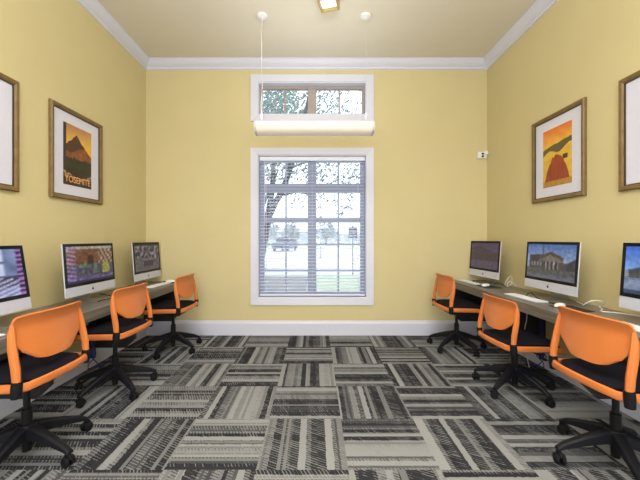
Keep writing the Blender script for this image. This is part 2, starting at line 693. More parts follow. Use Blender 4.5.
shell(bm, 1, 6, slat_fn, 0.0022)
slat0 = link_mesh('slat', bm, M_BLIND, bl, smooth=True)
NS = 40
for k in range(NS):
    o = slat0 if k == 0 else slat0.copy()
    if k:
        COL.objects.link(o)
        o.parent = bl
    o.location = (0, 0, 0.055 + k * (hh - 0.055 - 0.075) / (NS - 1))
for sx in (-0.55, 0.0, 0.55):
    bm = bmesh.new()
    for yy in (-0.025, 0.025):
        tube(bm, [(sx * 1.1, yy, 0.02), (sx * 1.1, yy, hh - 0.04)], 0.0016, 4)
    link_mesh('ladder_cord', bm, M_BLIND, bl)
bm = bmesh.new()
tube(bm, [(-hw + 0.07, -0.034, hh - 0.03), (-hw + 0.07, -0.038, hh - 0.9)], 0.004, 6)
link_mesh('tilt_wand', bm, M_BLIND, bl)


# ------------------------------------------------------------------ desks
def desk(name, wall_x, sgn, front_x, top_z, label):
    """long wall-hung counter; sgn = +1 when it stands against the right wall"""
    y0, y1 = 1.15, YB - 0.024
    root = thing(name, (wall_x, (y0 + y1) / 2, 0), 0, label, 'desk')
    d = abs(front_x - wall_x)
    ly = (y1 - y0) / 2
    bm = bmesh.new()
    a, b = sorted((-sgn * 0.003, -sgn * d))
    bx(bm, a, b, -ly, ly, top_z - 0.082, top_z, 0.004, 2)
    link_mesh('worktop', bm, M_LAM, root)
    for yy in (4.185, 3.17, 2.16):
        bm = bmesh.new()
        out = [(-sgn * 0.003, top_z - 0.083), (-sgn * (d - 0.05), top_z - 0.083), (-sgn * (d - 0.05), 0.28), (-sgn * (d - 0.14), 0.195), (-sgn * 0.003, 0.195)]
        prism(bm, out, 'y', yy - 0.018 - (y0 + y1) / 2, yy + 0.018 - (y0 + y1) / 2)
        link_mesh('support_panel', bm, M_DARKPANEL, root)
    return root


DZL, DZR = 0.705, 0.720
desk('counter_desk', XL, -1, -1.70, DZL, 'long grey brown laminate counter desk along the wall with the mountain poster')
desk('counter_desk', XR, 1, 1.73, DZR, 'long grey brown laminate counter desk along the wall with the lake poster')


# ------------------------------------------------------------------ office chairs
def chair_meshes():
    ms = {}

    def keep(key, bm, mat, smooth=True):
        o = link_mesh(key, bm, mat, None, smooth)
        ms[key] = o.data
        bpy.data.objects.remove(o)

    # everything above the gas lift is measured from the rail height
    bm = bmesh.new()                    # upholstered pad, softly domed, with a waterfall front
    def pad(u, v):
        a, c = 2 * u - 1, 2 * v - 1
        x = 0.208 * a * (1 - 0.10 * abs(c) ** 6)
        y = 0.212 * c * (1 - 0.10 * abs(a) ** 6) + 0.012
        e = max(abs(a), abs(c))
        z = 0.034 - 0.022 * max(0.0, (e - 0.72) / 0.28) ** 2 - 0.006 * (1 - a * a)
        if c > 0.6:
            z -= 0.03 * ((c - 0.6) / 0.4) ** 2
        return (x, y, z)
    shell(bm, 20, 20, pad, 0.03)
    keep('seat', bm, M_SEAT)
    bm = bmesh.new()                    # orange rail round three sides
    pts = [(-0.228, 0.215, -0.022), (-0.236, 0.10, -0.006), (-0.236, -0.12, 0.0), (-0.228, -0.185, 0.0), (-0.20, -0.212, 0.0), (-0.10, -0.224, 0.0), (0.0, -0.227, 0.0),
           (0.10, -0.224, 0.0), (0.20, -0.212, 0.0), (0.228, -0.185, 0.0), (0.236, -0.12, 0.0), (0.236, 0.10, -0.006), (0.228, 0.215, -0.022)]
    tube(bm, pts, 0.0145, 8, True, 1.6)
    keep('seat_frame', bm, M_ORANGE)
    bm = bmesh.new()                    # black pan under the pad
    bx(bm, -0.205, 0.205, -0.20, 0.205, -0.028, 0.012, 0.012, 2)
    keep('seat_pan', bm, M_BLACK)
    bm = bmesh.new()                    # backrest shell
    def back(u, v):
        a, c = 2 * u - 1, 2 * v - 1
        w = 0.196 + 0.038 * v
        if v > 0.92:
            w -= 0.007 * ((v - 0.92) / 0.08) ** 2
        x = w * a * (1 - 0.22 * max(0.0, -c) ** 4 - 0.03 * max(0.0, c) ** 8)
        z = 0.105 + 0.255 * v + 0.05 * max(0, 1 - 2.2 * v) * abs(a) ** 4 - 0.007 * max(0, 2 * v - 1) * abs(a) ** 6
        y = -0.210 + 0.040 * v + 0.034 * a * a
        if v > 0.70:
            y -= 0.034 * ((v - 0.70) / 0.30) ** 1.7
        return (x, y, z)
    shell(bm, 24, 18, back, 0.012)
    keep('backrest', bm, M_ORANGE)
    for s, nm in ((-1, 'a'), (1, 'b')):
        bm = bmesh.new()                # post from rear corner up the edge of the shell
        pts = [(s * 0.238, -0.190, 0.015), (s * 0.238, -0.184, 0.10), (s * 0.235, -0.164, 0.20), (s * 0.230, -0.154, 0.275), (s * 0.223, -0.152, 0.318)]
        tube(bm, pts, [0.019, 0.021, 0.021, 0.017, 0.008], 8, True, 0.85)
        keep('back_post' + nm, bm, M_ORANGE)
        bm = bmesh.new()
        tube(bm, [(s * 0.238, -0.186, -0.042), (s * 0.238, -0.188, 0.0), (s * 0.238, -0.191, 0.040)], [0.022, 0.0245, 0.023], 10)
        keep('corner_sleeve' + nm, bm, M_RUBBER)
    bm = bmesh.new()                    # tilt mechanism
    bx(bm, -0.075, 0.075, -0.14, 0.10, -0.078, -0.028, 0.012, 2)
    bx(bm, -0.16, 0.16, -0.02, 0.03, -0.05, -0.026, 0.006, 1)
    keep('tilt_mechanism', bm, M_BLACK)
    bm = bmesh.new()
    tube(bm, [(0.06, 0.03, -0.055), (0.19, 0.04, -0.058), (0.235, 0.04, -0.068)], 0.006, 6)
    bx(bm, 0.215, 0.275, 0.025, 0.055, -0.078, -0.066, 0.005, 2)
    keep('height_lever', bm, M_BLACK)
    bm = bmesh.new()
    lathe(bm, [(0, -0.045), (0.017, -0.045), (0.017, -0.24), (0, -0.24)], 14)
    keep('gas_lift', bm, M_STEEL)
    # floor-based parts
    bm = bmesh.new()
    lathe(bm, [(0, 0.045), (0.022, 0.045), (0.024, 0.10), (0.027, 0.16), (0.027, 0.285), (0.021, 0.29), (0, 0.29)], 16)
    keep('lift_housing', bm, M_STEEL)
    bm = bmesh.new()
    lathe(bm, [(0.024, 0.115), (0.046, 0.118), (0.052, 0.135), (0.050, 0.185), (0.042, 0.198), (0.026, 0.202)], 20)
    keep('base_hub', bm, M_BLACK)
    bm = bmesh.new()
    n = 9
    rings = []
    for i in range(n):
        f = i / (n - 1)
        x = 0.035 + 0.275 * f
        zt = 0.196 - 0.098 * f ** 1.25
        hgt = 0.068 * (1 - f) + 0.026 * f
        wd = 0.029 * (1 - f) + 0.017 * f
        if i == n - 1:
            zt -= 0.008
            hgt -= 0.006
        sec = [(-wd, zt - hgt), (wd, zt - hgt), (wd, zt - 0.010), (wd * 0.55, zt), (-wd * 0.55, zt), (-wd, zt - 0.010)]
        rings.append([bm.verts.new((x, a, b)) for a, b in sec])
    for i in range(n - 1):
        for k in range(6):
            bm.faces.new((rings[i][k], rings[i][(k + 1) % 6], rings[i + 1][(k + 1) % 6], rings[i + 1][k]))
    bm.faces.new(rings[0])
    bm.faces.new(rings[-1][::-1])
    keep('base_leg', bm, M_BLACK)
    bm = bmesh.new()                    # twin-wheel caster with stem and hood
    lathe(bm, [(0, 0.082), (0.008, 0.082), (0.008, 0.046), (0, 0.046)], 8)
    rot = Matrix.Rotation(PI / 2, 4, 'X')
    for s in (-1, 1):
        mt = Matrix.Translation((0.008, 0, 0.028)) @ rot
        z0, z1 = sorted((s * 0.006, s * 0.025))
        lathe(bm, [(0, z0), (0.024, z0), (0.0275, z0 + 0.004), (0.0275, z1 - 0.004), (0.024, z1), (0.010, z1), (0, z1)], 18, mat=mt)
    tube(bm, [(-0.022, 0, 0.040), (-0.012, 0, 0.055), (0.006, 0, 0.060), (0.024, 0, 0.054), (0.034, 0, 0.042)], [0.006, 0.011, 0.012, 0.011, 0.006], 8)
    keep('caster', bm, M_RUBBER)
    return ms


CM = chair_meshes()


def chair(loc, rz, seat_z, base_deg, swivel, label):
    root = thing('office_chair', (loc[0], loc[1], 0), rz, label, 'chair', 'orange office chairs along the two desks')
    for nm in ('seat', 'seat_frame', 'seat_pan', 'backrest', 'back_posta', 'back_postb', 'corner_sleevea', 'corner_sleeveb', 'tilt_mechanism', 'height_lever', 'gas_lift'):
        clean = nm[:-1] if nm.startswith(('back_post', 'corner_sleeve')) else nm
        c = link_data(clean, CM[nm], root, (0, 0 if clean in ('gas_lift',) else 0.022, seat_z))
        if clean == 'backrest':
            c['label'] = 'orange plastic back shell'
        if clean == 'seat':
            c['label'] = 'charcoal seat pad'
    for nm in ('lift_housing', 'base_hub'):
        link_data(nm, CM[nm], root)
    for k in range(5):
        a = R(base_deg + 72 * k) - rz
        lg = link_data('base_leg', CM['base_leg'], root, None, (0, 0, a))
        link_data('caster', CM['caster'], lg, (0.300, 0, 0), (0, 0, swivel[k]))
    return root


LQ, RQ = R(90), R(-90)
SW = [0.4, 2.2, -1.1, 1.4, 3.0]
chair((-1.645, 1.855), LQ + R(-1), 0.50, 59, SW, 'orange chair nearest the camera at the desk under the mountain poster wall')
chair((-1.66, 2.70), LQ + R(-2), 0.505, 37, SW[::-1], 'orange chair in front of the computer showing a room with green chairs')
chair((-1.60, 3.67), LQ + R(-2), 0.485, 45, SW, 'orange chair by the back wall, at the desk under the mountain poster')
chair((1.665, 1.80), RQ + R(2), 0.482, 104, SW[::-1], 'large orange chair nearest the camera at the desk under the lake poster wall')
chair((1.665, 2.71), RQ + R(2), 0.41, 69, SW, 'orange chair set lowest, in front of the computer showing a gabled house')
chair((1.62, 3.72), RQ + R(1), 0.485, 71, SW[::-1], 'orange chair by the back wall, at the desk under the lake poster')


# ------------------------------------------------------------------ computers
def hsh(*a):
    return noise.random() if not a else (math.sin(sum(v * k for v, k in zip(a, (12.9898, 78.233, 37.719)))) * 43758.5453) % 1.0


def nz(u, v, s, seed=0.0):
    return 0.5 + 0.5 * noise.noise(Vector((u * s, v * s, seed)))


def mixc(a, b, t):
    t = max(0.0, min(1.0, t))
    return tuple(x + (y - x) * t for x, y in zip(a, b))


def scr_blinds(u, v):                   # bright room with a window, lilac reflection bands painted in
    c = mixc((70, 80, 120), (150, 165, 205), nz(u, v, 5, 2))
    if v > 0.45 and 0.1 < u < 0.78:
        c = (205, 214, 240)
        if abs(u - 0.5) < 0.02 or abs(u - 0.66) < 0.015 or abs(v - 0.72) < 0.02:
            c = (84, 96, 130)
    if v < 0.42 and u > 0.55 and v > 0.2:
        c = (54, 58, 84)
    if math.sin((v * 1.0 - u * 0.5) * 70) > 0.15 and (v < 0.34 + 0.2 * (1 - u) or u < 0.62 - 0.3 * abs(v - 0.5)):
        c = mixc(c, (226, 216, 250), 0.85)  # lilac reflection stripes painted into the screen picture
    if u > 0.93:
        c = (170, 110, 190) if math.sin(v * 60) > 0 else (38, 30, 60)  # purple moire dashes painted along the right edge
    return c


def scr_lounge(u, v):                   # room with rust wall, green and yellow chairs
    if v > 0.5:
        c = mixc((150, 102, 62), (120, 66, 44), nz(u, v, 4, 3))
        if u > 0.66:
            c = (196, 160, 130) if (int(u * 30) + int(v * 12)) % 3 else (84, 60, 64)
        if 0.42 < u < 0.54 and v < 0.74:
            c = (70, 30, 26)
        if v > 0.93:
            c = (196, 180, 170)
    else:
        c = mixc((50, 44, 66), (126, 118, 140), nz(u * 1.3, v * 2, 9, 6))
        if 0.54 < u < 0.62 and v > 0.22 or 0.22 < u < 0.46 and v > 0.4:
            c = (100, 136, 108)
        if 0.74 < u < 0.92 and 0.2 < v < 0.48:
            c = (176, 178, 84)
        if v < 0.16:
            c = mixc((70, 58, 100), (150, 140, 190), nz(u, v, 14, 1))
    if u < 0.17 and math.sin(v * 58 + u * 20) > -0.25:
        c = mixc(c, (196, 164, 226), 0.75)  # lilac reflection and moire stripes painted over the left side
    if v < 0.06:
        c = (54, 40, 76)
    return c


def scr_office(u, v):                   # grey room with dark framed furniture
    c = mixc((92, 84, 96), (132, 122, 126), nz(u, v, 4, 5))
    if v > 0.48:
        k = nz(u * 2.2, v * 1.4, 5, 9)
        if k > 0.56:
            c = (52, 50, 74)
        elif k < 0.40:
            c = (170, 160, 160)
    if 0.32 < u < 0.72 and 0.16 < v < 0.44:
        c = (66, 58, 76) if v < 0.38 else (140, 130, 136)
    if 0.8 < u < 0.86 and v > 0.4:
        c = (176, 166, 162)
    if v > 0.95:
        c = (60, 50, 50)
    return c


def scr_dusk(u, v):                     # dim house under a violet sky
    c = mixc((112, 100, 124), (84, 72, 98), v)
    if v > 0.72 - 0.2 * u and v < 0.92 - 0.5 * abs(u - 0.3):
        c = (82, 68, 74)
    if 0.3 < v < 0.66:
        c = mixc((96, 78, 78), (72, 58, 68), nz(u, v, 5, 4))
    if v < 0.3:
        c = mixc((110, 96, 116), (88, 74, 96), nz(u * 3, v, 4, 8))
    return c


def scr_gable(u, v):                    # grey-roofed house with a white porch, blue sky
    c = mixc((176, 196, 232), (88, 128, 204), (v - 0.5) * 2)
    c = mixc(c, (206, 216, 240), max(0, nz(u, v, 3, 2) - 0.5))
    roof = 0.80 - 0.62 * abs(u - 0.52) if abs(u - 0.52) < 0.26 else 0.0
    if 0.05 < u < 0.5 and v < 0.70 - 0.14 * abs(u - 0.27):
        c = (78, 74, 82)
    if u > 0.8 and v < 0.44 + (u - 0.8) * 0.9:
        c = (74, 68, 76)
    if v < roof:
        c = (92, 84, 84)
        if v < roof - 0.10:
            c = (146, 132, 120)
    if 0.06 < u < 0.84 and v < 0.50:
        c = mixc((120, 108, 102), (74, 68, 70), nz(u, v, 8, 6))
    if 0.40 < u < 0.68 and 0.28 < v < 0.52:
        c = (210, 204, 198) if int(u * 36) % 3 == 0 else (70, 64, 70)
    if 0.10 < u < 0.34 and 0.36 < v < 0.46 and int(u * 30) % 2:
        c = (184, 178, 176)
    if v < 0.28:
        c = mixc((128, 124, 126), (80, 84, 78), nz(u * 2, v * 2, 7, 3))
        if v < 0.12:
            c = mixc((98, 100, 118), (140, 140, 150), nz(u, v * 3, 5, 2))
    if abs(u - 0.36) < 0.012 and v > 0.3:
        c = (80, 82, 94)
    return c


def scr_street(u, v):                   # blue sky over a low dark house
    c = mixc((150, 186, 240), (66, 112, 214), (v - 0.4) * 1.7)
    if v < 0.66 - 0.5 * abs(u - 0.36) or (u > 0.5 and v < 0.52):
        c = (66, 70, 78)
        if v < 0.5:
            c = mixc((96, 98, 96), (54, 60, 58), nz(u, v, 9, 7))
            if int(u * 22) % 4 == 0 and v > 0.34:
                c = (150, 156, 160)
    if v < 0.32:
        c = mixc((110, 128, 160), (150, 164, 190), nz(u, v, 4, 4))
    if v < 0.08:
        c = (60, 72, 96)
    return c


def photo(fn, dim, amp):
    """a displayed photograph: soft edges, fine grain"""
    def g(u, v):
        acc = [0, 0, 0]
        for du, dv in ((-0.012, -0.010), (0.012, -0.010), (0.0, 0.014)):
            uu = u + du + 0.004 * noise.noise(Vector((u * 9, v * 9, 1.3)))
            vv = v + dv + 0.004 * noise.noise(Vector((u * 15, v * 15, 7.7)))
            c = fn(min(max(uu, 0), 1), min(max(vv, 0), 1))
            for i in range(3):
                acc[i] += c[i] / 3
        k = 1 + amp * (0.8 * noise.noise(Vector((u * 18, v * 12, 3.1))) + 0.3 * noise.noise(Vector((u * 40, v * 26, 9.1))))
        return tuple(min(255, max(0, x * k * dim)) for x in acc)
    return g


M_SCREEN = painted('lit_screen', 'picture', 0.25, 0.95, 0.25)


def computer(x, y, z, rz, label, fn, W=0.63, lean=4):
    """all-in-one computer; local +Y is the screen side, base at the desk top"""
    root = thing('desktop_computer', (x, y, z), rz, label, 'computer', 'silver computers on the counter desks')
    tilt = Matrix.Translation((0, 0.0, 0.075)) @ Matrix.Rotation(R(lean), 4, 'X')
    Hh = 0.432
    e = bpy.data.objects
    # body: thin edge, bulging back
    bm = bmesh.new()
    n = 14
    def bodyf(u, v):
        a, c = 2 * u - 1, 2 * v - 1
        return (W / 2 * a, -0.004 - 0.036 * max(0, 1 - abs(a) ** 3) * max(0, 1 - abs(c) ** 3), Hh * v)
    F = [[bm.verts.new(tilt @ Vector(bodyf(i / n, j / n))) for j in range(n + 1)] for i in range(n + 1)]
    G = {}
    for i in range(n):
        for j in range(n):
            bm.faces.new((F[i][j], F[i][j + 1], F[i + 1][j + 1], F[i + 1][j]))
    q = [tilt @ Vector(p) for p in ((-W / 2, 0.006, 0), (W / 2, 0.006, 0), (W / 2, 0.006, Hh), (-W / 2, 0.006, Hh))]
    q = [bm.verts.new(p) for p in q]
    bm.faces.new(q)
    bm.faces.new([F[i][0] for i in range(n + 1)] + [q[1], q[0]])
    bm.faces.new([F[i][n] for i in range(n, -1, -1)] + [q[3], q[2]])
    bm.faces.new([F[0][j] for j in range(n, -1, -1)] + [q[0], q[3]])
    bm.faces.new([F[n][j] for j in range(n + 1)] + [q[2], q[1]])
    link_mesh('body', bm, M_ALU, root, True)
    CH = 0.078
    bm = bmesh.new()
    bx(bm, -W / 2 + 0.001, W / 2 - 0.001, 0.006, 0.0085, CH, Hh - 0.001, mat=tilt)
    bz = link_mesh('bezel', bm, M_BEZEL, root)
    sw, sh = W - 0.052, Hh - CH - 0.050
    c = tilt @ Vector((0, 0.0090, CH + 0.025 + sh / 2))
    picture_mesh('screen', sw, sh, 76, 44, fn, M_SCREEN, root, c, (R(lean), 0, 0))
    # small fruit-shaped mark on the chin
    bm = bmesh.new()
    out = []
    for k in range(28):
        a = 2 * PI * k / 28 + PI / 2
        r = 0.0125 * (1 + 0.10 * math.cos(2 * a) - 0.16 * math.exp(-((math.cos(a)) / 0.28) ** 2) * (1 if math.sin(a) > 0 else 0.55))
        px, pz = r * math.cos(a), r * math.sin(a)
        if px > 0.0065 and abs(pz - 0.001) < 0.0062:
            px = 0.0065
        out.append((-px, CH / 2 - 0.003 + pz))
    prism(bm, out, 'y', 0.006, 0.0068)
    prism(bm, [(0.0005, CH / 2 + 0.0115), (-0.0045, CH / 2 + 0.0135), (-0.0055, CH / 2 + 0.0185), (-0.001, CH / 2 + 0.0165)], 'y', 0.006, 0.0068)
    for v in bm.verts:
        v.co = tilt @ v.co
    link_mesh('logo', bm, M_LOGO, root)
    # bent sheet stand
    bm = bmesh.new()
    path = [(0.075, 0.003), (-0.075, 0.003), (-0.093, 0.008), (-0.100, 0.022), (-0.094, 0.07), (-0.066, 0.175), (-0.050, 0.225)]
    th = 0.006
    rings = []
    for i, (yy, zz) in enumerate(path):
        p0 = Vector(path[max(i - 1, 0)])
        p1 = Vector(path[min(i + 1, len(path) - 1)])
        d = (p1 - p0).normalized()
        nn = Vector((-d.y, d.x)) * th / 2
        rings.append([bm.verts.new(v) for v in ((-0.10, yy + nn.x, zz + nn.y), (0.10, yy + nn.x, zz + nn.y), (0.10, yy - nn.x, zz - nn.y), (-0.10, yy - nn.x, zz - nn.y))])
    for i in range(len(path) - 1):
        for k in range(4):
            bm.faces.new((rings[i][k], rings[i][(k + 1) % 4], rings[i + 1][(k + 1) % 4], rings[i + 1][k]))
    bm.faces.new(rings[0])
    bm.faces.new(rings[-1][::-1])
    link_mesh('stand', bm, M_STAND, root)
    return root


computer(-1.935, 1.90, DZL, LQ + PI, 'silver computer nearest the camera showing a bright window under painted lilac reflection bands', photo(scr_blinds, 0.97, 0.08), 0.63, 9)
computer(-1.96, 2.866, DZL, LQ + PI, 'silver computer showing a rust walled room with green and yellow chairs', photo(scr_lounge, 0.76, 0.45))
computer(-1.975, 3.855, DZL, LQ + PI, 'silver computer in the back corner showing a grey room', photo(scr_office, 0.72, 0.4), 0.60)
computer(2.04, 1.86, DZR, RQ + PI, 'silver computer nearest the camera showing a bright blue sky over a low house', photo(scr_street, 0.9, 0.22))
computer(2.05, 2.857, DZR, RQ + PI, 'silver computer showing a gabled house with a white porch', photo(scr_gable, 0.76, 0.25))
computer(2.02, 3.905, DZR, RQ + PI + R(5), 'silver computer in the back corner showing a dim violet house', photo(scr_dusk, 0.8, 0.2), 0.58)


def keyboard(x, y, z, rz, label):
    root = thing('computer_keyboard', (x, y, z), rz, label, 'keyboard', 'white keyboards on the counter desks')
    bm = bmesh.new()
    bx(bm, -0.215, 0.215, -0.058, 0.058, 0, 0.008, 0.003, 2)
    link_mesh('key_tray', bm, M_ALU, root)
    bm = bmesh.new()
    for r in range(6):
        ys = -0.052 + r * 0.0175
        xs = -0.209
        while xs < 0.20:
            w = 0.0165
            if r == 5 and -0.13 < xs < -0.02:
                w = 0.093
            if abs(xs - 0.082) < 0.01 or abs(xs - 0.135) < 0.008:
                xs += 0.008
            bx(bm, xs, min(xs + w, 0.210), ys, ys + (0.0155 if r else 0.011), 0.008, 0.0115)
            xs += w + 0.0022
    link_mesh('key_set', bm, M_KEYS, root)


def mouse(x, y, z, rz, label):
    bm = bmesh.new()
    rings = []
    n, m = 10, 16
    def f(u, v):
        a = PI * u
        b = PI * v
        r = math.sin(b) ** 0.7
        return (0.029 * r * -math.cos(a), 0.056 * -math.cos(b), 0.001 + 0.027 * r * max(0, math.sin(a)) ** 0.7)
    P = [[bm.verts.new(f(i / n, 0.02 + 0.96 * j / m)) for j in range(m + 1)] for i in range(n + 1)]
    for i in range(n):
        for j in range(m):
            bm.faces.new((P[i][j], P[i + 1][j], P[i + 1][j + 1], P[i][j + 1]))
    bm.faces.new([P[0][j] for j in range(m + 1)] + [P[n][j] for j in range(m, -1, -1)])
    bm.faces.new([P[i][0] for i in range(n + 1)])
    bm.faces.new([P[i][m] for i in range(n, -1, -1)])
    o = link_mesh('computer_mouse', bm, M_KEYS, None, True, (x, y, z), (0, 0, rz))
    tag(o, label, 'mouse', 'white mice on the counter desks')


def mouse_pad(x, y, z, rz, label):
    bm = bmesh.new()
    bx(bm, -0.11, 0.11, -0.09, 0.09, 0, 0.004, 0.0015, 1)
    o = link_mesh('mouse_pad', bm, M_PAD, None, False, (x, y, z), (0, 0, rz))
    tag(o, label, 'mouse pad', 'dark mouse pads on the counter desks')


E = 0.0005
# local +Y of a keyboard points at the screen
keyboard(-1.80, 1.62, DZL + E, LQ, 'white keyboard behind the nearest chair, below the bright lilac screen')
keyboard(-1.835, 3.80, DZL + E, LQ + R(-3), 'white keyboard in front of the computer showing a grey room')
keyboard(1.885, 1.83, DZR + E, RQ, 'white keyboard below the blue sky screen, behind the large near chair')
keyboard(1.875, 2.90, DZR + E, RQ + R(3), 'white keyboard below the gabled house screen')
keyboard(1.88, 3.96, DZR + E, RQ + R(3), 'white keyboard at the corner end of the desk, below the dim violet screen')
mouse_pad(-1.84, 4.09, DZL + E, LQ, 'dark mouse pad beside the back wall, under the mouse by the grey room screen')
mouse(-1.82, 4.09, DZL + 0.005, LQ + 0.2, 'white mouse beside the back wall, right of the grey room screen')
mouse_pad(1.94, 2.46, DZR + E, RQ, 'dark mouse pad between the gabled house screen and the nearest chair')
mouse(1.905, 2.53, DZR + 0.005, RQ + 0.5, 'white mouse between the gabled house screen and the nearest chair')
mouse_pad(1.93, 3.60, DZR + E, RQ, 'dark mouse pad right of the dim violet screen')
mouse(1.91, 3.64, DZR + 0.005, RQ + 0.5, 'white mouse right of the dim violet screen')


def cable(name, pts, rad, mat, label, sub=6):
    """a smooth cable through the given points (Catmull-Rom)"""
    P = [Vector(p) for p in pts]
    out = []
    for i in range(len(P) - 1):
        p0, p1, p2, p3 = P[max(i - 1, 0)], P[i], P[i + 1], P[min(i + 2, len(P) - 1)]
        for k in range(sub):
            t = k / sub
            out.append(0.5 * ((2 * p1) + (p2 - p0) * t + (2 * p0 - 5 * p1 + 4 * p2 - p3) * t * t + (3 * p1 - p0 - 3 * p2 + p3) * t ** 3))
    out.append(P[-1])
    bm = bmesh.new()
    tube(bm, out, rad, 6)
    o = link_mesh(name, bm, mat, None, True)
    tag(o, label, 'cable')
    return o


zr = DZR + 0.005
cable('power_cable', [(1.965, 3.02, zr), (1.95, 2.97, zr + 0.03), (1.94, 2.91, zr + 0.04), (1.94, 2.86, zr + 0.02), (1.945, 2.79, zr), (1.935, 2.70, zr), (1.95, 2.63, zr)], 0.004, M_CABLEK, 'black cable curling under the gabled house screen')
cable('power_cable', [(2.19, 2.72, zr), (2.15, 2.60, zr), (2.07, 2.51, zr + 0.015), (2.09, 2.45, zr + 0.06), (2.17, 2.44, zr + 0.05), (2.19, 2.50, zr + 0.006), (2.14, 2.42, zr + 0.002), (2.08, 2.36, zr), (2.16, 2.30, zr), (2.21, 2.20, zr)], 0.004, M_CABLEW, 'white cable looping on the desk right of the gabled house screen')
cable('power_cable', [(2.19, 3.74, zr), (2.17, 3.65, zr), (2.085, 3.57, zr + 0.02), (2.09, 3.54, zr + 0.08), (2.13, 3.53, zr + 0.12), (2.15, 3.55, zr + 0.05), (2.13, 3.57, zr + 0.01), (2.085, 3.53, zr + 0.01), (2.10, 3.51, zr + 0.07), (2.16, 3.49, zr + 0.02)], 0.004, M_CABLEW, 'white cable looping up beside the dim violet screen')
cable('power_cable', [(-1.87, 2.80, DZL + .005), (-1.86, 2.83, DZL + .012), (-1.85, 2.88, DZL + .012), (-1.855, 2.95, DZL + .005), (-1.90, 3.05, DZL + .005), (-1.98, 3.12, DZL + .005), (-2.12, 3.2, DZL + .005)], 0.004, M_CABLEK, 'black cable under the rust walled room screen')
cable('mouse_cable', [(1.925, 3.705, zr + .004), (1.925, 3.74, zr), (1.915, 3.78, zr + .015), (1.92, 3.84, zr + .02), (1.925, 3.89, zr + .004), (1.915, 3.95, zr + .012)], 0.004, M_CABLEK, 'black cable tangled below the dim violet screen')


def hanging(x, y, top, sgn, mat, label):
    """two strands dropping from the desk to a tied coil and on to the floor"""
    root = thing('cable_bundle', (x, y, 0.01), 0, label, 'cable')
    for q in (0, 1):
        bm = bmesh.new()
        d = 0.016 * (q * 2 - 1)
        P = [(d, 0, top - 0.012), (d * 1.3, d, top * 0.6), (d * 0.6, 0.01, 0.22), (-d * 2.2, d, 0.12), (d * 2.0, d, 0.05), (d * 3, 0.02 + d, 0.0), (sgn * 0.03 + d, 0.10 + d, 0.0), (sgn * 0.03, 0.3, 0.0)]
        V = [Vector(p) for p in P]
        tube(bm, V, 0.005, 6)
        link_mesh('strand', bm, mat, root, True)
    bm = bmesh.new()
    lathe(bm, [(0.0, 0.105), (0.022, 0.11), (0.028, 0.14), (0.024, 0.20), (0.014, 0.215), (0, 0.216)], 12)
    link_mesh('tied_coil', bm, mat, root, True)


hanging(-2.12, 3.10, DZL - 0.083, 1, M_CABLEB, 'blue cable bundle hanging below the desk behind the middle chair, mountain poster side')
hanging(2.16, 3.10, DZR - 0.083, -1, M_CABLEB, 'blue cable bundle hanging below the desk behind the lowest chair')
cable('hanging_cable', [(2.02, 3.12, DZR - 0.084), (2.03, 3.115, 0.5), (2.01, 3.12, 0.36), (2.03, 3.14, 0.2), (2.07, 3.14, 0.012)], 0.004, M_CABLEW, 'white cable hanging in front of the dark support panel')


# ------------------------------------------------------------------ framed posters
def art_peak(u, v):
    c = mixc((232, 178, 66), (170, 120, 96), (v - 0.72) * 3.4)
    c = mixc(c, (240, 200, 90), 0.8 * max(0, nz(u, v, 4, 3) - 0.4))
    ridge = 0.62 + 0.24 * (1 - abs(u - 0.44) / 0.40) + 0.03 * noise.noise(Vector((u * 9, 2, 0)))
    if v < ridge:
        c = (74, 48, 36)
    if v < 0.60 - 0.06 * math.sin(u * 7) and v > 0.36:
        c = mixc((178, 96, 44), (90, 52, 34), nz(u * 1.5, v * 2.5, 5, 7))
    if v < 0.46 + 0.05 * noise.noise(Vector((u * 12, 5, 0))):
        c = mixc((30, 32, 26), (54, 54, 34), nz(u, v, 10, 1))
    if v < 0.19 + 0.05 * math.sin(u * 5 + 2):
        c = (176, 138, 96) if nz(u * 2, v * 5, 6, 2) > 0.5 else (96, 66, 46)
    if v < 0.13:
        c = (58, 34, 30)
    if u < 0.10 and v > 0.3:
        c = (56, 46, 44)
    return c


def art_lake(u, v):
    c = mixc((238, 190, 70), (226, 112, 44), (v - 0.70) * 3.3 + 0.5 * (nz(u * 1, v * 2, 5, 3) - 0.5))
    hill = 0.66 + 0.06 * math.sin(u * 3) + 0.20 * max(0, u - 0.55)
    if v < hill:
        c = (92, 84, 50)
    if v < hill - 0.12 + 0.04 * math.sin(u * 8):
        c = mixc((232, 198, 70), (206, 160, 60), nz(u, v * 2, 5, 9))
    rock = 0.56 - 2.2 * (u - 0.5) ** 2 - 0.06 * nz(u, 0, 16, 4)
    if v < rock and v > 0.02 and 0.06 < u < 0.94:
        c = mixc((178, 72, 40), (120, 50, 34), nz(u * 2, v, 6, 1))
    if v < 0.10:
        c = mixc((150, 110, 46), (196, 150, 60), nz(u, v, 8, 5))
    if 0.70 < u < 0.86 and 0.42 < v < 0.50:
        c = (70, 48, 34)
    return c


def art_street(u, v):
    c = mixc((60, 66, 96), (206, 120, 70), nz(u, v, 4, 2))
    return mixc(c, (40, 44, 62), 0.6) if v > 0.5 else c


def art_wood(u, v):
    return mixc((50, 66, 52), (150, 160, 170), nz(u, v * 2, 4, 8) ** 1.5)


M_PRINT = painted('printed_poster', 'picture', 0.35)


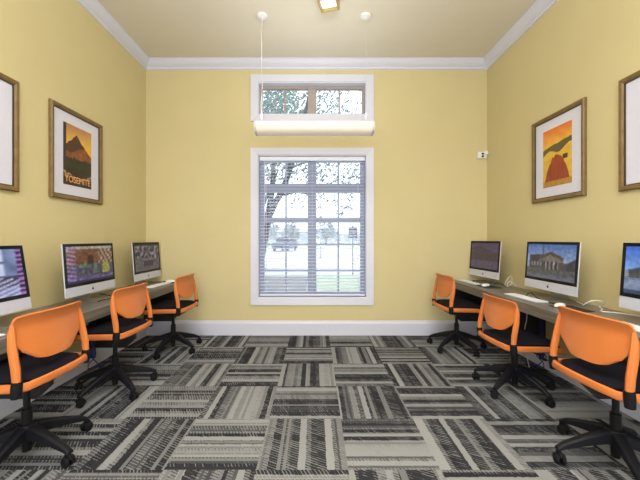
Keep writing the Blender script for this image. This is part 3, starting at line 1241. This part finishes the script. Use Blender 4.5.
def framed(x, y, z, rz, name, label, fn, text=None):
    root = thing(name, (x, y, z), rz, label, 'picture', 'framed pictures on the side walls')
    W, Hh, fw = 0.65, 0.81, 0.036
    bm = bmesh.new()
    prof = [(0, 0.002), (0, 0.022), (0.008, 0.030), (fw - 0.010, 0.026), (fw, 0.018), (fw, 0.002)]
    cs = [(-1, -1), (1, -1), (1, 1), (-1, 1)]
    rings = [[bm.verts.new((sx * (W / 2 - p), d, sz * (Hh / 2 - p))) for p, d in prof] for sx, sz in cs]
    for i in range(4):
        a, b = rings[i], rings[(i + 1) % 4]
        for k in range(len(prof)):
            k2 = (k + 1) % len(prof)
            bm.faces.new((a[k], a[k2], b[k2], b[k]))
    link_mesh('picture_frame', bm, M_WOOD, root)
    bm = bmesh.new()
    rings = [[bm.verts.new((sx * (W / 2 - p), d, sz * (Hh / 2 - p))) for p, d in [(fw - 0.001, 0.006), (fw - 0.001, 0.0165), (fw + 0.007, 0.015), (fw + 0.007, 0.006)]] for sx, sz in cs]
    for i in range(4):
        a, b = rings[i], rings[(i + 1) % 4]
        for k in range(4):
            bm.faces.new((a[k], a[(k + 1) % 4], b[(k + 1) % 4], b[k]))
    link_mesh('frame_lip', bm, M_WOODIN, root)
    bm = bmesh.new()
    bx(bm, -W / 2 + fw - 0.002, W / 2 - fw + 0.002, 0.003, 0.008, -Hh / 2 + fw - 0.002, Hh / 2 - fw + 0.002)
    link_mesh('mount_board', bm, M_MAT, root)
    pw, ph = 0.355, 0.545
    pic = picture_mesh('poster', pw, ph, 60, 92, fn, M_PRINT, root, (0, 0.0092, 0.0))
    if text:
        cu = bpy.data.curves.new('lettering', 'FONT')
        cu.body = text
        cu.size = 0.080
        cu.align_x = 'CENTER'
        cu.align_y = 'CENTER'
        cu.extrude = 0.0004
        cu.offset = 0.0006
        to = bpy.data.objects.new('lettering', cu)
        COL.objects.link(to)
        bpy.context.view_layer.update()
        me = bpy.data.meshes.new_from_object(to.evaluated_get(bpy.context.evaluated_depsgraph_get()))
        bpy.data.objects.remove(to)
        xs = [v.co.x for v in me.vertices]
        w = max(xs) - min(xs)
        for v in me.vertices:
            x_ = (v.co.x - (max(xs) + min(xs)) / 2) * (pw * 0.90 / w)
            # x to the viewer's right is local -X
            v.co = Vector((-x_, v.co.z + 0.0008, v.co.y))
        me.materials.clear()
        me.materials.append(M_LETTER)
        link_data('lettering', me, pic, (0, 0, -ph / 2 + 0.052))
    return root


framed(XL, 2.07, 2.00, -LQ, 'framed_picture', 'oak framed picture cut by the edge, before the mountain poster', art_street)
framed(XL, 3.005, 2.005, -LQ, 'framed_poster', 'oak framed poster of a dark mountain under a golden sky', art_peak, 'YOSEMITE')
framed(XR, 3.0, 2.015, -RQ, 'framed_poster', 'oak framed poster of a red rock by a yellow lake', art_lake)
framed(XR, 2.05, 2.00, -RQ, 'framed_picture', 'oak framed picture cut by the edge, before the lake poster', art_wood)

# ------------------------------------------------------------------ hanging linear light
pl = thing('pendant_light', (-0.006, 3.36, 2.325), 0, 'long white linear pendant lamp hanging in front of the transom window', 'lamp')
LW = 0.607
bm = bmesh.new()
sec = [(-0.10, 0.108), (-0.10, 0.085), (-0.094, 0.048), (-0.078, 0.02), (-0.05, 0.005), (0, 0.0), (0.05, 0.005), (0.078, 0.02), (0.094, 0.048), (0.10, 0.085), (0.10, 0.108)]
prism(bm, sec, 'x', -LW + 0.022, LW - 0.022)
link_mesh('diffuser', bm, M_DIFF, pl, True)
for s in (-1, 1):
    bm = bmesh.new()
    a, b = sorted((s * (LW - 0.021), s * LW))
    prism(bm, [(u * 1.03, v * 1.0 + 0.0005) for u, v in sec], 'x', a, b)
    link_mesh('end_cap', bm, M_CAP, pl)
bm = bmesh.new()
bx(bm, -LW + 0.01, LW - 0.01, -0.06, 0.06, 0.109, 0.128, 0.004, 1)
link_mesh('housing', bm, M_CAP, pl)
top = H - 2.325
for s in (-1, 1):
    x = -0.548 + 0.006 if s < 0 else 0.527 + 0.006
    bm = bmesh.new()
    lathe(bm, [(0, top - 0.034), (0.012, top - 0.034), (0.016, top - 0.028), (0.05, top - 0.022), (0.058, top - 0.012), (0.058, top - 0.001), (0, top - 0.001)], 24, cx=x)
    link_mesh('canopy', bm, M_WHITE, pl, True)
    bm = bmesh.new()
    tube(bm, [(x, 0, 0.127), (x, 0, top - 0.03)], 0.0018, 6)
    link_mesh('suspension_wire', bm, M_CAP, pl)
bm = bmesh.new()
tube(bm, [(-0.535, 0.0, top - 0.03), (-0.548, 0.01, top - 0.15), (-0.550, 0.012, 0.8), (-0.540, 0.008, 0.5), (-0.555, 0.006, 0.3), (-0.545, 0.0, 0.127)], 0.003, 6)
link_mesh('power_cord', bm, M_WHITE, pl, True)

# small square lamp on the ceiling, only its far corner in view
sq = thing('ceiling_lamp', (0.128, 3.11, H - 0.075), R(-16), 'small tan framed white square lamp on the ceiling', 'lamp')
bm = bmesh.new()
hs_ = 0.09
for a, b, c, d in ((-hs_, hs_, hs_ - 0.012, hs_), (-hs_, hs_, -hs_, -hs_ + 0.012), (-hs_, -hs_ + 0.012, -hs_ + 0.012, hs_ - 0.012), (hs_ - 0.012, hs_, -hs_ + 0.012, hs_ - 0.012)):
    bx(bm, a, b, c, d, 0.0, 0.074)
link_mesh('lamp_trim', bm, M_GOLD, sq)
bm = bmesh.new()
bx(bm, -hs_ + 0.013, hs_ - 0.013, -hs_ + 0.013, hs_ - 0.013, 0.03, 0.05, 0.004, 1)
link_mesh('diffuser', bm, M_DIFF2, sq)

# camera on the back wall, by the corner
sc_ = thing('security_camera', (2.165, YB, 2.335), 0, 'small white wall camera with two black lenses near the back corner', 'camera')
bm = bmesh.new()
bx(bm, -0.062, 0.062, -0.035, -0.001, -0.045, 0.045, 0.012, 3)
bx(bm, 0.02, 0.066, -0.05, -0.03, 0.0, 0.05, 0.006, 2)
link_mesh('housing', bm, M_WHITE, sc_, True)
for zz in (-0.016, 0.016):
    bm = bmesh.new()
    bx(bm, -0.016, 0.016, -0.040, -0.034, zz - 0.011, zz + 0.011, 0.003, 2)
    link_mesh('lens', bm, M_LENS, sc_)

# ------------------------------------------------------------------ outdoors
GZ = -0.15
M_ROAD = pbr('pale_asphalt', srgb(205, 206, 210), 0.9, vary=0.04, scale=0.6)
M_LAWN = pbr('hazed_lawn', srgb(176, 190, 168), 0.95, vary=0.2, scale=2.0)  # green paled, with outdoor haze put into the colour
M_WALK = pbr('mulch_bed', srgb(136, 134, 138), 0.95, vary=0.15, scale=6)
M_BARK = pbr('grey_bark', srgb(86, 89, 98), 0.95, vary=0.25, scale=10)
M_LEAF = pbr('pale_leaf', srgb(140, 150, 156), 0.8, vary=0.3, scale=5)
M_FARLEAF = pbr('far_hazed_leaf', srgb(160, 170, 182), 0.8, vary=0.1, scale=2)  # paler leaf colour with distance haze put into it
M_LEAF2 = pbr('green_leaf', srgb(128, 158, 140), 0.8, vary=0.3, scale=5)
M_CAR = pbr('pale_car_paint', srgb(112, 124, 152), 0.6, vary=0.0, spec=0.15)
M_CARGLASS = pbr('dark_car_glass', srgb(36, 46, 72), 0.5, spec=0.2, vary=0.0)
M_SIGN = pbr('slate_sign', srgb(70, 78, 96), 0.6)
M_SIGNTXT = pbr('pale_sign_rows', srgb(150, 160, 180), 0.6)
M_BLDG = pbr('pale_stucco', srgb(206, 208, 220), 0.9, vary=0.03, scale=1)  # far building colours are paled, haze put into them
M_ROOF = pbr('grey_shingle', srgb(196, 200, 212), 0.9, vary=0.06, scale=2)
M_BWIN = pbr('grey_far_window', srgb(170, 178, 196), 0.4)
M_POST = pbr('pale_post', srgb(160, 168, 170), 0.6)

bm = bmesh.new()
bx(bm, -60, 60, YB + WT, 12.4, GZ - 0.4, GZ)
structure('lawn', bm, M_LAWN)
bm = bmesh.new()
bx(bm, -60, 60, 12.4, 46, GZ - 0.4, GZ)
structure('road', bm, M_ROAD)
bm = bmesh.new()
bx(bm, -80, 80, 46, 160, GZ - 0.4, GZ + 0.02)
structure('far_lawn', bm, M_LAWN)
bm = bmesh.new()
bx(bm, -4.0, -0.25, YB + WT + 0.4, 11.9, GZ - 0.02, GZ + 0.03, 0.02, 1)
structure('mulch_bed', bm, M_WALK)


def leaves(bm, centres, count, size, rng):
    tot = sum(c[3] ** 2 for c in centres)
    for (cx, cy, cz, r) in centres:
        for _ in range(int(count * r * r / tot)):
            while True:
                p = Vector((rng.uniform(-1, 1), rng.uniform(-1, 1), rng.uniform(-1, 1)))
                if p.length < 1:
                    break
            p = Vector((cx, cy, cz)) + p * r
            s = size * rng.uniform(0.6, 1.4)
            a = Vector((rng.uniform(-1, 1), rng.uniform(-1, 1), rng.uniform(-1, 1))).normalized()
            b = a.orthogonal().normalized()
            c = a.cross(b) * 0.45
            vs = [bm.verts.new(p - b * s), bm.verts.new(p + c * s), bm.verts.new(p + b * s), bm.verts.new(p - c * s)]
            bm.faces.new(vs)


def tree(name, loc, stems, centres, n, size, leafmat, label, seed):
    rng = random.Random(seed)
    root = thing(name, (loc[0], loc[1], GZ), 0, label, 'tree')
    bm = bmesh.new()
    for pts, rr in stems[:1]:
        tube(bm, [(pts[0][0], pts[0][1], -0.15)] + list(pts), [rr[0] * 1.15] + list(rr), 10)
    link_mesh('trunk', bm, M_BARK, root, True)
    for pts, rr in stems[1:]:
        bm = bmesh.new()
        tube(bm, pts, rr, 8)
        link_mesh('branch', bm, M_BARK, root, True)
    bm = bmesh.new()
    leaves(bm, centres, n, size, rng)
    f = link_mesh('foliage', bm, leafmat, root)
    f['kind'] = 'stuff'


# leaning multi-stem tree close to the window
def at(px, py, Y):
    return Vector(((px - 315) * Y / F_PX, Y, EYE - (py - 239) * Y / F_PX))


TY = 9.0
tb = at(258, 280, TY)
tb.z = GZ


def loc_(px, py, dy=0.0):
    p = at(px, py, TY + dy)
    return tuple(p - Vector((tb.x, TY, GZ)))


tree('leaning_tree', (tb.x, TY),
     [([loc_(257, 281), loc_(261, 255), loc_(265, 232), loc_(269, 216), loc_(275, 203), loc_(283, 190), loc_(289, 172), loc_(297, 150), loc_(306, 110), loc_(312, 80)], [0.15, 0.115, 0.105, 0.10, 0.09, 0.085, 0.075, 0.07, 0.05, 0.02]),
      ([loc_(266, 228), loc_(268, 214), loc_(271, 198), loc_(273, 180), loc_(274, 150), loc_(272, 110)], [0.09, 0.085, 0.08, 0.075, 0.055, 0.02]),
      ([loc_(279, 196), loc_(296, 192, 0.2), loc_(318, 196, 0.4), loc_(340, 205, 0.5)], [0.03, 0.02, 0.014, 0.006]),
      ([loc_(290, 168), loc_(312, 160, 0.3), loc_(340, 156, 0.4), loc_(372, 150, 0.4)], [0.03, 0.024, 0.018, 0.008]),
      ([loc_(274, 150), loc_(262, 128, 0.3), loc_(250, 100, 0.5)], [0.045, 0.03, 0.012])],
     [loc_(270, 150) + (1.1,), loc_(300, 160, 0.3) + (0.9,), loc_(300, 198, 0.2) + (0.42,), loc_(335, 165, 0.5) + (1.0,), loc_(318, 202, 0.3) + (0.3,), loc_(345, 205, 0.5) + (0.38,), loc_(285, 100) + (1.3,), loc_(340, 100, 0.6) + (1.1,), loc_(362, 180, 0.2) + (0.5,), loc_(254, 118) + (1.2,), loc_(262, 178) + (0.5,)],
     5200, 0.055, M_LEAF, 'leaning grey tree with two stems outside the window', 5)
tree('leafy_tree', (-2.6, 15.0),
     [([(0, 0, 0), (0.05, 0, 2.5), (0, 0.1, 5.0)], [0.22, 0.16, 0.05]), ([(0.05, 0, 2.6), (0.9, 0.1, 4.6)], [0.1, 0.03])],
     [(0, 0, 6.6, 2.3), (1.5, 0.2, 6.8, 1.7), (-1.6, 0.2, 6.4, 1.9), (0.2, 0, 8.6, 1.6)],
     7000, 0.085, M_LEAF2, 'dense green tree filling the transom window pane', 8)
rng0 = random.Random(3)
for k, (x, y, h, r) in enumerate([(-9.5, 62, 4.6, 2.4), (-4.3, 58, 3.6, 1.6), (2.2, 66, 4.2, 2.0)]):
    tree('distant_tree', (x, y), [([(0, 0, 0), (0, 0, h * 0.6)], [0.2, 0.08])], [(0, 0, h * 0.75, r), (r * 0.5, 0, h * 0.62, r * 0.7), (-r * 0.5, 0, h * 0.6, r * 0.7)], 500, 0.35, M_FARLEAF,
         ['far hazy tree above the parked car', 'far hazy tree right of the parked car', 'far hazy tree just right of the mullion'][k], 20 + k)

# sign on a post
sg = thing('street_sign', ((352.8 - 315) * 12.6 / F_PX, 12.6, GZ), 0, 'dark square sign with pale rows on a thin post by the road', 'sign')
bm = bmesh.new()
tube(bm, [(0, 0, -0.05), (0, 0, 1.85)], 0.022, 8)
link_mesh('post', bm, M_SIGN, sg)
bm = bmesh.new()
bx(bm, -0.168, 0.168, -0.045, -0.023, 1.40, 1.86, 0.01, 2)
link_mesh('sign_board', bm, M_SIGN, sg)
for k in range(3):
    bm = bmesh.new()
    bx(bm, -0.14, 0.14, -0.049, -0.045, 1.49 + k * 0.11, 1.515 + k * 0.11)
    link_mesh('sign_row', bm, M_SIGNTXT, sg)
bm = bmesh.new()
lathe(bm, [(0, 1.93), (0.03, 1.92), (0.04, 1.88), (0.03, 1.858), (0, 1.858)], 10)
link_mesh('post_cap', bm, M_SIGN, sg)

# thin lamp post farther off
lp = thing('lamp_post', ((320.6 - 315) * 24 / F_PX, 24, GZ), 0, 'pale thin post standing in the parking lot right of the mullion', 'post')
bm = bmesh.new()
tube(bm, [(0, 0, -0.05), (0, 0, 3.0)], [0.06, 0.05], 8)
link_mesh('pole', bm, M_POST, lp)
bm = bmesh.new()
lathe(bm, [(0, 0.12), (0.09, 0.12), (0.10, 0.0), (0.10, -0.02), (0, -0.02)], 12)
link_mesh('pole_base', bm, M_POST, lp)
bm = bmesh.new()
bx(bm, -0.1, 0.1, -0.3, 0.1, 3.0, 3.1, 0.02, 1)
link_mesh('lamp_head', bm, M_POST, lp)

# parked car facing the window
car = thing('parked_car', ((278.5 - 315) * 37 / F_PX, 37, GZ), R(-14), 'pale car parked outside, seen from its front through the window', 'car')
prof = [(-0.0, 0.32), (0.05, 0.72), (0.20, 0.92), (1.25, 1.05), (1.85, 1.58), (2.3, 1.68), (3.5, 1.66), (4.15, 1.25), (4.55, 1.12), (4.62, 0.40), (4.5, 0.28), (0.1, 0.28)]
bm = bmesh.new()
nW = 7
rings = []
for i in range(nW):
    a = -1 + 2 * i / (nW - 1)
    ring = []
    for yy, zz in prof:
        tum = 0.90 - 0.20 * max(0, (zz - 0.95) / 0.75)
        shr = 0.10 * abs(a) ** 4
        ring.append(bm.verts.new((a * tum, yy + (shr if yy < 2 else -shr), zz - (0.05 * a ** 4 if zz > 1.5 else 0))))
    rings.append(ring)
n = len(prof)
for i in range(nW - 1):
    for k in range(n):
        bm.faces.new((rings[i][k], rings[i][(k + 1) % n], rings[i + 1][(k + 1) % n], rings[i + 1][k]))
bm.faces.new(rings[0])
bm.faces.new(rings[-1][::-1])
link_mesh('car_body', bm, M_CAR, car, True)
bm = bmesh.new()
vs = [(-0.80, 1.28, 1.09), (0.80, 1.28, 1.09), (0.68, 1.80, 1.55), (-0.68, 1.80, 1.55)]
q = [bm.verts.new((x, y - 0.03, z + 0.03)) for x, y, z in vs] + [bm.verts.new((x, y + 0.03, z - 0.02)) for x, y, z in vs]
bm.faces.new(q[:4])
bm.faces.new(q[4:])
for i in range(4):
    bm.faces.new((q[i], q[(i + 1) % 4], q[4 + (i + 1) % 4], q[4 + i]))
link_mesh('windshield', bm, M_CARGLASS, car)
for s in (-1, 1):
    bm = bmesh.new()
    prism(bm, [(1.55, 1.12), (2.0, 1.52), (3.4, 1.52), (3.85, 1.14)], 'x', s * 0.78, s * 0.90)
    link_mesh('side_window', bm, M_CARGLASS, car)
    bm = bmesh.new()
    bx(bm, min(s * 0.56, s * 0.84), max(s * 0.56, s * 0.84), 0.03, 0.2, 0.68, 0.84, 0.03, 2)
    link_mesh('headlight', bm, M_CHROME, car)
    for yy in (0.85, 3.75):
        bm = bmesh.new()
        lathe(bm, [(0, -0.1), (0.30, -0.1), (0.33, -0.07), (0.33, 0.07), (0.30, 0.1), (0, 0.1)], 20, mat=Matrix.Translation((s * 0.82, yy, 0.33)) @ Matrix.Rotation(PI / 2, 4, 'Y'))
        link_mesh('wheel', bm, M_RUBBER, car, True)
bm = bmesh.new()
bx(bm, -0.5, 0.5, -0.01, 0.1, 0.46, 0.66, 0.02, 2)
link_mesh('grille', bm, M_CARGLASS, car)


def building(x0, x1, y, h, depth, label, nwin):
    b = thing('distant_building', ((x0 + x1) / 2, y, GZ), 0, label, 'building')
    hw = (x1 - x0) / 2
    bm = bmesh.new()
    bx(bm, -hw, hw, 0, depth, 0, h)
    link_mesh('wall', bm, M_BLDG, b)
    bm = bmesh.new()
    prism(bm, [(-0.6, h), (depth + 0.6, h), (depth / 2, h + 1.6)], 'x', -hw - 0.5, hw + 0.5)
    link_mesh('roof', bm, M_ROOF, b)
    for k in range(nwin):
        bm = bmesh.new()
        x = -hw + (k + 0.5) * 2 * hw / nwin
        bx(bm, x - 0.7, x + 0.7, -0.06, 0.02, 0.9, 2.3)
        link_mesh('window', bm, M_BWIN, b)


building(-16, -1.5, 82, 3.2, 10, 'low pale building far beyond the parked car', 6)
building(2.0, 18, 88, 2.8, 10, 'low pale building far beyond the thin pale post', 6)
